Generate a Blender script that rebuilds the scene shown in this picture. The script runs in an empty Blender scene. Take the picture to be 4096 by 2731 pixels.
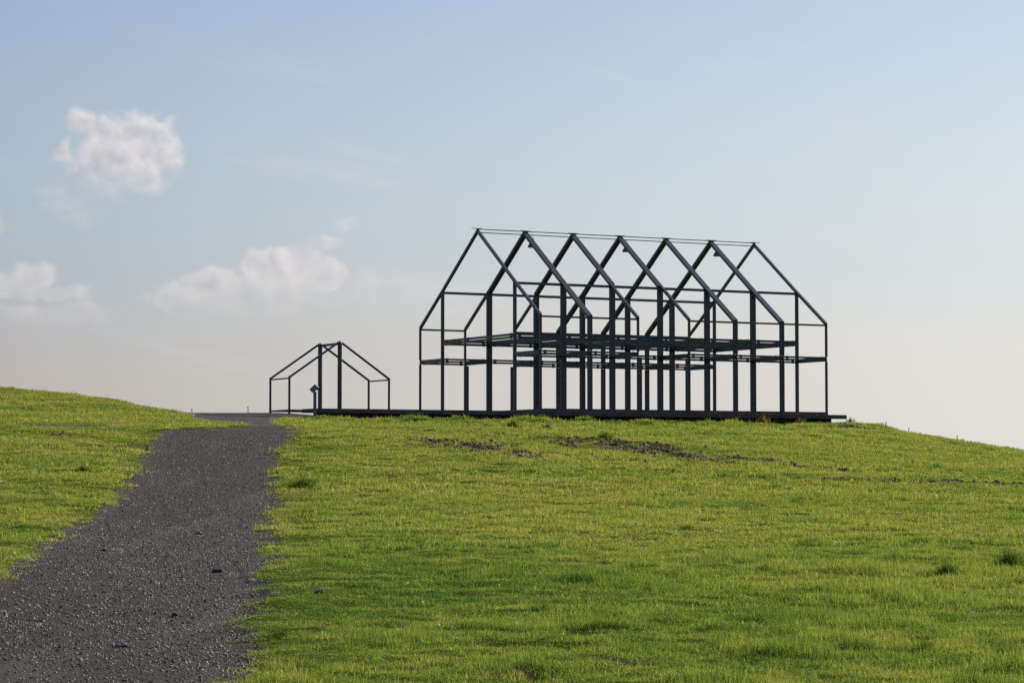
import bpy, bmesh, math, random
import numpy as np

R = math.radians
random.seed(7)
rng = np.random.default_rng(11)
scene = bpy.context.scene
col = scene.collection

# ------------------------------------------------------------------ camera
EYE = 1.6
cam_d = bpy.data.cameras.new("camera")
cam_d.sensor_width = 22.3
cam_d.lens = 10100 / 4096 * 22.3
cam_d.clip_start = 0.1
cam_d.clip_end = 20000
cam = bpy.data.objects.new("camera", cam_d)
col.objects.link(cam)
cam.location = (0, 0, EYE)
cam.rotation_euler = (math.pi / 2 + 0.0512, 0, 0)
scene.camera = cam

# ------------------------------------------------------------------ sun, sky, exposure
SUN_AZ = R(42)      # to the right of the view direction (+Y)
SUN_EL = R(23.5)
sun_d = bpy.data.lights.new("sun", 'SUN')
sun_d.energy = 5.0
sun_d.angle = R(0.6)
sun_d.color = (1.0, 0.93, 0.80)
sun = bpy.data.objects.new("sun", sun_d)
col.objects.link(sun)
sun.rotation_euler = (math.pi / 2 - SUN_EL, 0, math.pi - SUN_AZ)

world = bpy.data.worlds.new("World")
scene.world = world
world.use_nodes = True
wt = world.node_tree
wt.nodes.clear()


class NB:
    """tiny helper to write node maths as calls"""
    def __init__(s, tree): s.t = tree
    def n(s, kind, **kw):
        nd = s.t.nodes.new(kind)
        for k, v in kw.items(): setattr(nd, k, v)
        return nd
    def put(s, sock, v):
        if isinstance(v, bpy.types.NodeSocket): s.t.links.new(v, sock)
        elif v is not None: sock.default_value = v
    def m(s, op, a, b=None, c=None, clamp=False):
        nd = s.n('ShaderNodeMath', operation=op, use_clamp=clamp)
        s.put(nd.inputs[0], a); s.put(nd.inputs[1], b)
        if c is not None: s.put(nd.inputs[2], c)
        return nd.outputs[0]
    def vm(s, op, a, b=None):
        nd = s.n('ShaderNodeVectorMath', operation=op)
        s.put(nd.inputs[0], a)
        if b is not None: s.put(nd.inputs[1], b)
        return nd.outputs[0]
    def xyz(s, x, y, z=0.0):
        nd = s.n('ShaderNodeCombineXYZ')
        for i, v in enumerate((x, y, z)): s.put(nd.inputs[i], v)
        return nd.outputs[0]
    def mr(s, v, a, b, c=0.0, d=1.0, smooth=True):
        nd = s.n('ShaderNodeMapRange', interpolation_type='SMOOTHSTEP' if smooth else 'LINEAR')
        s.put(nd.inputs[0], v)
        for i, q in enumerate((a, b, c, d)): s.put(nd.inputs[1 + i], q)
        return nd.outputs[0]
    def mix(s, f, a, b, blend='MIX'):
        nd = s.n('ShaderNodeMix', data_type='RGBA', blend_type=blend)
        s.put(nd.inputs[0], f); s.put(nd.inputs[6], a); s.put(nd.inputs[7], b)
        return nd.outputs[2]
    def noise(s, vec, scale, detail=2.0, rough=0.5, w=None, dim='3D', dist=0.0, kind='FBM', lac=2.0):
        nd = s.n('ShaderNodeTexNoise', noise_dimensions=dim, noise_type=kind, normalize=True)
        s.put(nd.inputs['Vector'], vec)
        nd.inputs['Scale'].default_value = scale; nd.inputs['Detail'].default_value = detail
        nd.inputs['Roughness'].default_value = rough; nd.inputs['Distortion'].default_value = dist
        nd.inputs['Lacunarity'].default_value = lac
        return nd.outputs['Fac'], nd.outputs['Color']
    def ramp(s, f, stops):
        nd = s.n('ShaderNodeValToRGB')
        e = nd.color_ramp.elements
        while len(e) < len(stops): e.new(0.5)
        for el, (p, c) in zip(e, stops):
            el.position = p; el.color = (*c, 1) if len(c) == 3 else c
        s.put(nd.inputs[0], f)
        return nd.outputs[0]


w = NB(wt)
tc = w.n('ShaderNodeTexCoord')
dirv = w.vm('NORMALIZE', tc.outputs['Generated'])
sep = w.n('ShaderNodeSeparateXYZ'); wt.links.new(dirv, sep.inputs[0])
dx, dy, dz = sep.outputs
sky = w.n('ShaderNodeTexSky', sky_type='NISHITA')
sky.sun_disc = False
sky.sun_elevation = SUN_EL
sky.sun_rotation = SUN_AZ
sky.altitude = 100
sky.air_density = 1.0
sky.dust_density = 1.6
sky.ozone_density = 1.0
SKYGAIN = 0.86
skyc = w.vm('MULTIPLY', sky.outputs[0], (SKYGAIN * 1.02, SKYGAIN, SKYGAIN * 0.94))
# bearing and elevation of the view ray, in radians x 10.1
az = w.m('MULTIPLY', w.m('ARCTAN2', dx, dy), 10.1)
el = w.m('MULTIPLY', w.m('ARCSINE', dz), 10.1)
# low haze layer: pale, warm and brighter towards the sun
sdir = (math.sin(SUN_AZ) * math.cos(SUN_EL), math.cos(SUN_AZ) * math.cos(SUN_EL), math.sin(SUN_EL))
dotn = w.n('ShaderNodeVectorMath', operation='DOT_PRODUCT')
wt.links.new(dirv, dotn.inputs[0]); dotn.inputs[1].default_value = sdir
cosg = dotn.outputs['Value']
glow = w.mr(cosg, 0.443, 0.953, 0.0, 1.0, smooth=False)
hazec = w.mix(glow, (3.7, 3.3, 3.13, 1), (9.4, 9.25, 8.65, 1))
upc = w.mix(glow, (2.15, 3.2, 5.3, 1), (5.6, 7.1, 9.1, 1))
midc = w.mix(glow, (2.55, 3.65, 4.8, 1), (8.2, 8.75, 8.8, 1))
skyc = w.mix(0.80, skyc, upc)
skyc = w.mix(w.mr(el, 2.1, 0.95), skyc, midc)
hz = w.noise(w.xyz(w.m('MULTIPLY', az, 0.35), w.m('MULTIPLY', el, 1.6), 3.0), 1.3, 2, 0.5)[0]
elh = w.m('ADD', el, w.m('MULTIPLY', w.m('SUBTRACT', hz, 0.5), 0.35))
hazef = w.mr(elh, 0.28, 1.2, 0.97, 0.0, smooth=True)
skyc = w.mix(hazef, skyc, hazec)

# cumulus clouds: groups of puffs (bearing, elevation, half width, half height)
def kp(x, y, rx, ry): return ((x - 2048) / 1000, (1883.5 - y) / 1000, rx / 1000, ry / 1000)
CL_A = [kp(330, 518, 66, 62), kp(410, 562, 95, 86), kp(545, 575, 150, 112), kp(640, 645, 90, 105), kp(450, 660, 200, 112),
        kp(575, 735, 110, 70), kp(265, 630, 40, 56), kp(335, 770, 150, 100), kp(300, 860, 120, 60)]
CL_B = [kp(700, 1188, 75, 80), kp(840, 1150, 140, 75), kp(1070, 1095, 140, 105), kp(1200, 1045, 92, 78),
        kp(1310, 1105, 120, 75), kp(960, 1195, 340, 100)]
CL_C = [kp(140, 1110, 115, 74), kp(20, 1150, 150, 70), kp(230, 1180, 170, 40), kp(260, 1265, 260, 60),
        kp(-22, 905, 54, 68), kp(1385, 905, 60, 40), kp(1300, 975, 105, 32), kp(1560, 1150, 230, 100), kp(1830, 1200, 260, 90), kp(-450, 1150, 300, 90), kp(-720, 760, 190, 120)]


def puffs(b, u, v, lst, nfac, amp):
    best = None
    for cx, cy, rx, ry in lst:
        d = b.vm('MULTIPLY', b.vm('SUBTRACT', b.xyz(u, v, 0.0), (cx, cy, 0)), (1 / rx, 1 / ry, 0))
        ln = b.n('ShaderNodeVectorMath', operation='LENGTH'); b.t.links.new(d, ln.inputs[0])
        best = ln.outputs['Value'] if best is None else b.m('SMOOTH_MIN', best, ln.outputs['Value'], 0.25)
    return b.m('ADD', b.m('SUBTRACT', 1.0, best), b.m('MULTIPLY', b.m('SUBTRACT', nfac, 0.5), amp))


pv = w.xyz(az, el, 0.7)
warp = w.noise(pv, 7.0, 2, 0.55)[1]
off = w.vm('SCALE', w.vm('SUBTRACT', warp, (0.5, 0.5, 0.5)))
off.node.inputs[3].default_value = 0.11
p2 = w.vm('ADD', pv, off)
s2 = w.n('ShaderNodeSeparateXYZ'); wt.links.new(p2, s2.inputs[0])
uu, vv = s2.outputs[0], s2.outputs[1]
n1 = w.noise(p2, 8.5, 6, 0.53)[0]
n1s = w.noise(w.vm('ADD', p2, (0.034, 0.040, 0.0)), 8.5, 3, 0.5)[0]
a0 = puffs(w, uu, vv, CL_A, n1, 1.45)
b0 = puffs(w, uu, vv, CL_B, n1, 1.25)
c0 = puffs(w, uu, vv, CL_C, n1, 1.25)
# further clouds of the same kind outside the picture
n2 = w.noise(w.xyz(w.m('MULTIPLY', az, 0.5), w.m('MULTIPLY', el, 1.1), 9.0), 1.6, 3, 0.55)[0]
far = w.m('MULTIPLY', w.mr(w.m('ABSOLUTE', az), 3.4, 5.5), w.mr(el, 4.5, 2.0))
o0 = w.m('MULTIPLY', w.m('SUBTRACT', n2, 0.56), w.m('MULTIPLY', far, 5.0))
dens0 = w.m('MAXIMUM', w.m('MAXIMUM', a0, b0), w.m('MAXIMUM', c0, o0))
edge_a = w.mr(a0, -0.20, 0.62)
edge_a = w.m('MULTIPLY', edge_a, w.mr(w.m('ADD', el, w.m('MULTIPLY', az, 0.12)), 0.84, 1.04, 0.30, 0.95))
edge_b = w.m('MULTIPLY', w.mr(b0, -0.04, 0.34), w.mr(el, 0.55, 0.80, 0, .80))
edge_c = w.m('MULTIPLY', w.mr(c0, -0.10, 0.6), w.m('MULTIPLY', w.mr(el, 0.50, 0.72, 0, .66), w.mr(az, -1.0, -.4, 1.0, .45)))
edge_o = w.m('MULTIPLY', w.mr(o0, 0.0, 0.5), w.mr(el, 0.4, 0.8, 0, .7))
alpha = w.m('MAXIMUM', w.m('MAXIMUM', edge_a, edge_b), w.m('MAXIMUM', edge_c, edge_o))
relief = w.m('MULTIPLY', w.m('SUBTRACT', n1, n1s), 1.7)
rim = w.mr(dens0, 0.10, 1.0, 0.24, -0.02)
side = w.m('MULTIPLY', w.mr(w.m('ADD', w.m('MULTIPLY', az, .8), el), -0.3, 0.35, -0.35, .12), w.mr(el, 0.85, 1.0))
litv = w.m('ADD', w.m('ADD', w.m('ADD', relief, rim), side), 0.44, clamp=True)
cloudc = w.mix(litv, (5.0, 5.1, 5.65, 1), (8.4, 8.0, 7.8, 1))
cloudc = w.mix(w.m('MULTIPLY', hazef, 0.55), cloudc, hazec)
skyc = w.mix(alpha, skyc, cloudc)
# thin streaks of high cloud
st = w.noise(w.xyz(w.m('MULTIPLY', az, 0.8), w.m('ADD', w.m('MULTIPLY', el, 5.0), w.m('MULTIPLY', az, 0.9)), 5.0), 1.1, 4, 0.55)[0]
stf = w.m('MULTIPLY', w.mr(st, 0.52, 0.78), w.mr(el, 2.2, 0.9, 0.06, 0.38))
skyc = w.mix(stf, skyc, w.mix(glow, (5.9, 5.7, 5.75, 1), (8.2, 8.0, 7.9, 1)))
bg = w.n('ShaderNodeBackground')
wt.links.new(skyc, bg.inputs[0])
bg.inputs[1].default_value = 0.08
wo = w.n('ShaderNodeOutputWorld')
wt.links.new(bg.outputs[0], wo.inputs[0])
world.cycles.sampling_method = 'MANUAL'
world.cycles.sample_map_resolution = 512

scene.render.engine = 'CYCLES'
scene.view_settings.view_transform = 'Standard'
scene.view_settings.look = 'None'
scene.view_settings.exposure = 0.32
scene.view_settings.gamma = 1.0
scene.view_settings.use_curve_mapping = False
scene.cycles.max_bounces = 4
scene.cycles.diffuse_bounces = 2
scene.cycles.glossy_bounces = 2
scene.cycles.transmission_bounces = 2
scene.cycles.transparent_max_bounces = 4
scene.cycles.use_denoising = False
scene.cycles.use_adaptive_sampling = True
scene.cycles.adaptive_threshold = 0.02
scene.cycles.adaptive_min_samples = 8
scene.cycles.caustics_reflective = False
scene.cycles.caustics_refractive = False

# ------------------------------------------------------------------ terrain
# hill profiles: (bearing X/Y, [(distance, height), ...])
COLS=[
 (-0.24238,[(0,0.0),(8,0.03),(17.5,0.141),(26.5,0.251),(38,0.499),(51,0.911),(62,1.398),(73,1.99),(83,2.609),(92,3.201),(97,3.411),(106,3.833),(124,5.071),(152,6.909),(160,6.689),(177,5.309),(212,-0.091),(430,-46.4),(700,-58.4)]),
 (-0.20277,[(0,0.0),(8,0.03),(17.5,0.141),(26.5,0.251),(38,0.499),(52,0.897),(63,1.395),(74,1.995),(84,2.622),(92,3.165),(97,3.375),(106,3.728),(124,4.826),(150,6.497),(158,6.277),(175,4.897),(210,-0.503),(430,-46.4),(700,-58.4)]),
 (-0.16317,[(0,0.0),(8,0.03),(17.5,0.141),(26.8,0.236),(39,0.47),(54,0.87),(65,1.389),(76,2.006),(85,2.592),(92.5,3.137),(97,3.347),(115,4.113),(142,5.631),(150,5.411),(167,4.031),(202,-1.369),(430,-46.4),(700,-58.4)]),
 (-0.13347,[(0,0.0),(8,0.03),(17.5,0.141),(27,0.225),(40,0.441),(55,0.857),(67,1.382),(78,2.017),(86,2.561),(92.5,3.109),(97,3.319),(112,3.882),(133,4.717),(141,4.497),(158,3.117),(193,-2.283),(430,-46.4),(700,-58.4)]),
 (-0.10376,[(0,0.0),(8,0.03),(17.5,0.141),(27,0.225),(40,0.441),(55,0.857),(67,1.382),(78,2.017),(86,2.544),(93,3.08),(97,3.29),(106,3.55),(118,4.086),(130,4.57),(135,4.745),(150,4.6),(158,4.38),(175,3.0),(210,-2.4),(430,-46.4),(700,-58.4)]),
 (-0.08396,[(0,0.0),(8,0.03),(17.5,0.141),(27,0.225),(40,0.441),(55,0.857),(67,1.382),(78,2.017),(86,2.544),(93.5,3.079),(97,3.289),(106,3.518),(118,4.062),(125,4.406),(131,4.63),(136,4.745),(150,4.6),(158,4.38),(175,3.0),(210,-2.4),(430,-46.4),(700,-58.4)]),
 (-0.05426,[(0,0.0),(8,0.03),(17.5,0.141),(27,0.225),(40,0.441),(54.5,0.864),(67,1.382),(78,1.97),(86.5,2.524),(95,3.103),(98,3.273),(109,3.572),(123,4.166),(128.7,4.426),(133,4.5),(150,4.5),(158,4.28),(175,2.9),(210,-2.5),(430,-46.4),(700,-58.4)]),
 (0.00000,[(0,0.0),(8,0.03),(17.5,0.141),(31.5,0.306),(52,0.744),(66.5,1.384),(77,1.928),(87,2.503),(98,3.131),(101,3.251),(111,3.576),(124,4.089),(132,4.42),(136,4.45),(150,4.45),(158,4.23),(175,2.85),(210,-2.55),(430,-46.4),(700,-58.4)]),
 (0.05465,[(0,0.0),(8,0.03),(17.5,0.141),(31.5,0.306),(52.5,0.735),(67.5,1.381),(78,1.855),(89,2.418),(103,3.056),(116,3.584),(130,4.145),(136.4,4.419),(141,4.42),(152,4.4),(160,4.18),(177,2.8),(212,-2.6),(430,-46.4),(700,-58.4)]),
 (0.09426,[(0,0.0),(8,0.03),(17.5,0.141),(31.5,0.306),(53,0.727),(69,1.376),(80,1.822),(92,2.355),(107,3.007),(121,3.61),(134,4.157),(139.5,4.4),(144,4.4),(154,4.35),(162,4.13),(179,2.75),(214,-2.65),(430,-46.4),(700,-58.4)]),
 (0.13386,[(0,0.0),(8,0.03),(17.5,0.141),(31.5,0.306),(54,0.711),(68.5,1.283),(80,1.703),(95,2.286),(111,2.95),(127,3.647),(142.5,4.376),(146,4.34),(152,4.05),(160,3.83),(177,2.45),(212,-2.95),(430,-46.4),(700,-58.4)]),
 (0.15960,[(0,0.0),(8,0.03),(17.5,0.141),(31.5,0.306),(55,0.694),(70.5,1.273),(82,1.706),(100,2.272),(118,2.918),(142,3.832),(150,3.612),(167,2.232),(202,-3.168),(430,-46.4),(700,-58.4)]),
 (0.20277,[(0,0.0),(8,0.03),(17.5,0.141),(31.5,0.306),(56,0.678),(73,1.219),(86,1.626),(110,2.122),(138,2.869),(146,2.649),(163,1.269),(198,-4.131),(430,-46.4),(700,-58.4)]),
 (0.25267,[(0,0.0),(8,0.03),(17.5,0.141),(31.5,0.306),(57,0.661),(73,1.154),(88,1.54),(110,1.959),(138,2.528),(146,2.308),(163,0.928),(198,-4.472),(430,-46.4),(700,-58.4)]),
]
PATH_L = [(-12.4, 88.75), (-12.18, 84.85), (-10.941, 74.0), (-10.237, 68.25), (-9.875, 63.95), (-9.295, 59.6), (-8.888, 55.45), (-8.109, 48.6), (-7.722, 43.85), (-7.314, 40.3), (-7.024, 37.25), (-6.693, 34.7), (-6.254, 31.25), (-6.353, 26.5), (-5.941, 17.5)]
PATH_R = [(-8.371, 92.45), (-7.97, 90.2), (-7.612, 84.55), (-7.441, 78.45), (-6.66, 70.6), (-6.323, 65.2), (-5.759, 59.4), (-5.226, 55.15), (-4.846, 49.15), (-4.282, 43.45), (-4.034, 39.4), (-3.658, 36.95), (-3.321, 33.35), (-3.344, 32.65), (-2.909, 27.75), (-2.652, 24.7), (-2.484, 22.3), (-2.208, 20.3), (-2.139, 18.55), (-1.99, 17.5)]
SOIL = [(-4.883, 90.05, -2.974, 88.4, 0.7, 0.5), (-2.974, 88.4, -1.604, 86.25, 1.2, 0.9), (-1.604, 86.25, -0.096, 81.15, 1.5, 1.0), (-0.096, 81.15, 0.833, 78.7, 0.9, 0.7), (-0.446, 93.85, 1.036, 93.45, 0.8, 0.5), (2.728, 92.85, 3.514, 90.6, 1.4, 0.8), (3.218, 92.4, 4.384, 86.55, 2.6, 1.0), (3.935, 88.0, 5.473, 82.35, 1.8, 1.0), (2.018, 80.95, 3.46, 77.4, 1.2, 0.5), (5.533, 83.25, 6.563, 77.9, 1.1, 0.9), (7.293, 83.6, 8.499, 80.7, 0.9, 0.9), (8.728, 79.8, 10.477, 76.45, 0.7, 0.9), (8.098, 69.3, 9.324, 69.35, 0.5, 0.7), (9.933, 69.2, 12.297, 71.0, 0.5, 0.9), (12.297, 71.0, 15.188, 71.4, 0.55, 0.9), (17.375, 133.0, 18.896, 131.95, 1.2, 0.8), (15.731, 116.9, 16.829, 117.95, 1.0, 0.7), (3.611, 72.75, 4.777, 71.9, 0.5, 0.5), (-17.233, 87.6, -14.105, 88.1, 0.7, 0.45), (-12.937, 83.4, -11.967, 81.3, 0.6, 0.6), (-15.33, 86.65, -14.61, 85.95, 0.4, 0.6), (-0.652, 18.5, -0.103, 18.1, 0.25, 0.6), (0.691, 20.5, 0.882, 19.8, 0.2, 0.6), (0.73, 18.9, 1.201, 18.7, 0.15, 0.5), (-0.353, 21.3, 0.48, 19.35, 0.25, 0.35)]
ASPH_L = [(-10.3, 97.5), (-10.619, 101.9), (-13.233, 108.7), (-15.942, 122.65), (-17.5, 130.0), (-21.0, 160.0)]
ASPH_R = [(-8.6, 97.5), (-8.961, 101.4), (-10.286, 110.2), (-11.0, 117.95), (-10.86, 122.15), (-10.1, 127.3), (-7.0, 129.0), (-1.0, 137.0), (-1.0, 160.0)]


def pchip(xs, ys, xq):
    xs = np.asarray(xs, float); ys = np.asarray(ys, float)
    one = ys.ndim == 1
    h = np.diff(xs); hh = h if one else h[:, None]
    dl = np.diff(ys, axis=0) / hh
    m = np.zeros_like(ys)
    w1 = 2 * hh[1:] + hh[:-1]; w2 = hh[1:] + 2 * hh[:-1]
    with np.errstate(all='ignore'):
        mm = (w1 + w2) / (w1 / dl[:-1] + w2 / dl[1:])
    m[1:-1] = np.where(dl[:-1] * dl[1:] > 0, mm, 0)
    m[0] = dl[0]; m[-1] = dl[-1]
    i = np.clip(np.searchsorted(xs, xq) - 1, 0, len(xs) - 2)
    hq = h[i]; t = np.clip((xq - xs[i]) / hq, 0, 1)
    if not one: t = t[:, None]; hq = hq[:, None]
    return ((1 + 2 * t) * (1 - t) ** 2 * ys[i] + t * (1 - t) ** 2 * hq * m[i]
            + t * t * (3 - 2 * t) * ys[i + 1] + t * t * (t - 1) * hq * m[i + 1])


_YQ = np.arange(0, 700.1, .5)
_BE = np.array([c[0] for c in COLS])
_TAB = np.array([pchip([p[0] for p in l], [p[1] for p in l], _YQ) for _, l in COLS])
_BQ = np.linspace(_BE[0], _BE[-1], 241)
_T = pchip(_BE, _TAB, _BQ)
_LAT = np.random.default_rng(5).random((257, 257))
_LAT[256, :] = _LAT[0, :]; _LAT[:, 256] = _LAT[:, 0]


def vnoise(x, y):
    xi = np.floor(x); yi = np.floor(y)
    fx = x - xi; fy = y - yi
    fx = fx * fx * (3 - 2 * fx); fy = fy * fy * (3 - 2 * fy)
    a = (xi.astype(np.int64)) % 256; b = (yi.astype(np.int64)) % 256
    return (_LAT[a, b] * (1 - fx) * (1 - fy) + _LAT[a + 1, b] * fx * (1 - fy)
            + _LAT[a, b + 1] * (1 - fx) * fy + _LAT[a + 1, b + 1] * fx * fy)


def fbm(x, y, sc, octv=4, seed=0.0, gain=0.5):
    x = np.asarray(x, float) * sc + seed * 17.31; y = np.asarray(y, float) * sc + seed * 9.77
    s = 0; a = 1; t = 0
    for k in range(octv):
        s = s + a * vnoise(x, y); t += a
        a *= gain; x = x * 2.03 + 31.7; y = y * 2.03 + 11.3
    return s / t


def smooth(a, b, x):
    t = np.clip((np.asarray(x, float) - a) / (b - a), 0, 1)
    return t * t * (3 - 2 * t)


def base_height(X, Y):
    X = np.asarray(X, float); Y = np.asarray(Y, float)
    r = np.hypot(X, Y); ang = np.arctan2(X, Y)
    lim = math.atan(_BQ[-1])
    ca = np.clip(ang, math.atan(_BQ[0]), lim)
    yy = r * np.cos(ca); b = np.tan(ca)
    fi = (b - _BQ[0]) / (_BQ[1] - _BQ[0]); i = np.clip(fi.astype(int), 0, 239); s = np.clip(fi - i, 0, 1)
    fj = np.clip(yy, 0, 699.9) / .5; j = fj.astype(int); t = fj - j
    z = _T[i, j] * (1 - s) * (1 - t) + _T[i + 1, j] * s * (1 - t) + _T[i, j + 1] * (1 - s) * t + _T[i + 1, j + 1] * s * t
    # the slope levels out to the sides and behind the viewer
    k = smooth(R(30), R(75), np.abs(ang))
    flat = np.interp(r, [0, 60, 150, 250, 450, 700], [0, 0, -1, -14, -48, -58.4])
    return z * (1 - k) + flat * k


def seg_dist(X, Y, x1, y1, x2, y2):
    ddx, ddy = x2 - x1, y2 - y1
    t = np.clip(((X - x1) * ddx + (Y - y1) * ddy) / (ddx * ddx + ddy * ddy), 0, 1)
    return np.hypot(X - x1 - t * ddx, Y - y1 - t * ddy)


def soil_mask(X, Y):
    """0..1: how bare and churned the ground is"""
    m = np.zeros(np.shape(X))
    n = fbm(X, Y, 1.6, 4, 3)
    for x1, y1, x2, y2, wd, st in SOIL:
        if wd < .75 and y1 > 60: wd = .8
        d = seg_dist(X, Y, x1, y1, x2, y2)
        m = np.maximum(m, st * smooth(1.45, 0.3, d / wd + (n - .5) * 2.4))
    return m


def _band(Lp, Rp, X, Y, n, nl=1.0):
    L = np.array(sorted(Lp, key=lambda p: p[1])); Q = np.array(sorted(Rp, key=lambda p: p[1]))
    lx = np.interp(Y, L[:, 1], L[:, 0]); rx = np.interp(Y, Q[:, 1], Q[:, 0])
    return np.minimum(X - lx + n * nl, rx - X + n)


def sd_gravel(X, Y):
    """> 0 inside the gravel path, metres from its edge"""
    n = ((fbm(X, Y, 1.3, 4, 1) - .45) * .9 + (fbm(X, Y, 5.0, 2, 2) - .5) * .18) * (.45 + .55 * smooth(15, 50, Y))
    L = [(p[0], p[1]) for p in PATH_L] + [(-12.6, 93.2), (-5.6, 3.0), (-5.5, -40)]
    Q = [(p[0], p[1]) for p in PATH_R] + [(-8.2, 93.2), (-1.6, 8.0), (-1.4, -40)]
    Q = [(p[0] + .18, p[1]) for p in Q] + [(-8.35, 99.0)]
    top = 93.4 + 4.6 * smooth(-11.8, -10.7, X + (fbm(X, Y, 1.1, 2, 7) - .5))
    return np.minimum(_band(L, Q, X, Y, n, .45), top - Y)


def sd_asphalt(X, Y):
    n = (fbm(X, Y, .9, 3, 4) - .5) * .5
    return np.minimum(_band(ASPH_L, ASPH_R, X, Y, n), Y - 97.2)


def footpath_y(b):
    return np.interp(b, [-.25, -.10, -.054, -.02], [94.0, 94.2, 96.0, 97.6])


def sd_footpath(X, Y):
    b = X / np.maximum(Y, 1)
    n = (fbm(X, Y, .8, 3, 6) - .5) * 1.3
    wd = np.interp(b, [-.3, -.17, -.14, -.12], [.75, .85, .5, -1.5])
    return wd - np.abs(Y - footpath_y(b) - .9) + n * np.where((b > -.13) & (b < -.085), .3, 1.0)


HX, HY, HZ, HA = -1.9723, 139.5202, 3.3539 + EYE, 0.4887     # origin and turn of the house frame
UD = (math.cos(HA), math.sin(HA)); VD = (-math.sin(HA), math.cos(HA))
DECK = -0.205            # top of the platform, in house heights


def ground_z(X, Y):
    X = np.asarray(X, float); Y = np.asarray(Y, float)
    z = base_height(X, Y)
    r = np.hypot(X, Y)
    fade = smooth(4, 14, r) * smooth(400, 170, r)
    g = sd_gravel(X, Y); ap = sd_asphalt(X, Y)
    onp = np.maximum(smooth(-.3, .25, g), smooth(-.4, .3, ap))
    bank = smooth(98, 110, Y) * smooth(-12, -6, X) * smooth(160, 148, Y)
    low = (fbm(X, Y, .22, 3, 8) - .5) * .16 * smooth(20, 40, r) * (1 - .7 * smooth(95, 115, Y))
    tus = ((fbm(X, Y, 1.7, 3, 9) - .45) * .13 + (fbm(X, Y, 4.5, 2, 10) - .5) * .035) * (1 - onp)
    vb = (X - HX) * VD[0] + (Y - HY) * VD[1]
    hum = (fbm(X, Y, .62, 3, 12) - .55) * (.35 + .75 * smooth(-24, -15, vb) * smooth(18, 13, X)) * bank * (1 - onp)
    hum = hum - .24 * smooth(112, 126, Y - .45 * X) * smooth(-13, -8, X) * smooth(19, 14, X)
    hum = hum - .24 * smooth(15, 23, X) * smooth(100, 125, Y) - .05 * smooth(-8, -14, X) * smooth(110, 125, Y)
    sm = soil_mask(X, Y)
    clod = (fbm(X, Y, 3.2, 3, 14) - .4) * .16 * sm
    pot = (fbm(X, Y, 1.1, 3, 15) - .5) * .035 * onp
    sink = -.035 * smooth(-.1, .25, g)
    z = z + fade * (low * (1 - .6 * onp) + tus + hum + clod + pot + sink)
    # the bank stays below the platform
    u = (X - HX) * UD[0] + (Y - HY) * UD[1]; v = (X - HX) * VD[0] + (Y - HY) * VD[1]
    cap = HZ + DECK - .60 + np.maximum(0, -8.0 - v) * .02 + np.maximum(0, v + 6.5) * .2 * (u < -1)
    cap = cap + np.maximum(0, -12.6 - u) * 1.0 + np.maximum(0, u - 20.5) * 1.0
    return np.where((v > -12) & (v < 12) & (r < 175), np.minimum(z, cap + (fbm(X, Y, 1.2, 2, 9) - .5) * .10), z)



# ------------------------------------------------------------------ materials
MATS = {}


def material(name):
    m = bpy.data.materials.new(name); m.use_nodes = True
    m.node_tree.nodes.clear()
    MATS[name] = m
    b = NB(m.node_tree)
    out = b.n('ShaderNodeOutputMaterial')
    return m, b, out


def principled(b, out, color, rough=.5, metal=0.0, spec=.5, bump=None, bstr=.3, bdist=.01):
    p = b.n('ShaderNodeBsdfPrincipled')
    b.put(p.inputs['Base Color'], color); b.put(p.inputs['Roughness'], rough); b.put(p.inputs['Metallic'], metal)
    b.put(p.inputs['Specular IOR Level'], spec)
    if bump is not None:
        bn = b.n('ShaderNodeBump'); bn.inputs['Strength'].default_value = bstr; bn.inputs['Distance'].default_value = bdist
        b.put(bn.inputs['Height'], bump); b.t.links.new(bn.outputs[0], p.inputs['Normal'])
    b.t.links.new(p.outputs[0], out.inputs[0])
    return p


def objco(b): return b.n('ShaderNodeTexCoord').outputs['Object']


def steel_mat(name, c1, c2, rough):
    m, b, o = material(name)
    co = objco(b)
    n = b.noise(co, 2.3, 5, .6)[0]; n2 = b.noise(co, 5, 4, .6)[0]
    c = b.mix(b.mr(n, .35, .7), (*c1, 1), (*c2, 1))
    c = b.mix(b.mr(n2, .60, .80, 0, .22), c, (.06, .045, .038, 1))
    principled(b, o, c, b.mr(n, .3, .7, rough - .06, rough + .1), 0, .5)
    return m


STEEL = steel_mat('painted_steel', (.022, .029, .032), (.038, .045, .047), .36)
STEEL_LT = steel_mat('galvanised_steel', (.060, .085, .10), (.10, .135, .15), .42)
STEEL_BK = steel_mat('black_steel', (.012, .013, .014), (.02, .02, .02), .5)

m, b, o = material('weathered_concrete')
co = objco(b)
n = b.noise(co, 1.2, 6, .62)[0]; n2 = b.noise(b.vm('MULTIPLY', co, (1, 1, .15)), 3.0, 4, .6)[0]
c = b.mix(b.mr(n, .3, .72), (.060, .052, .050, 1), (.105, .09, .085, 1))
c = b.mix(b.mr(n2, .45, .75, 0, .6), c, (.035, .034, .030, 1))
principled(b, o, c, .85, 0, .3, b.noise(co, 22, 4, .6)[0], .3, .01)
CONCRETE = m

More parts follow.
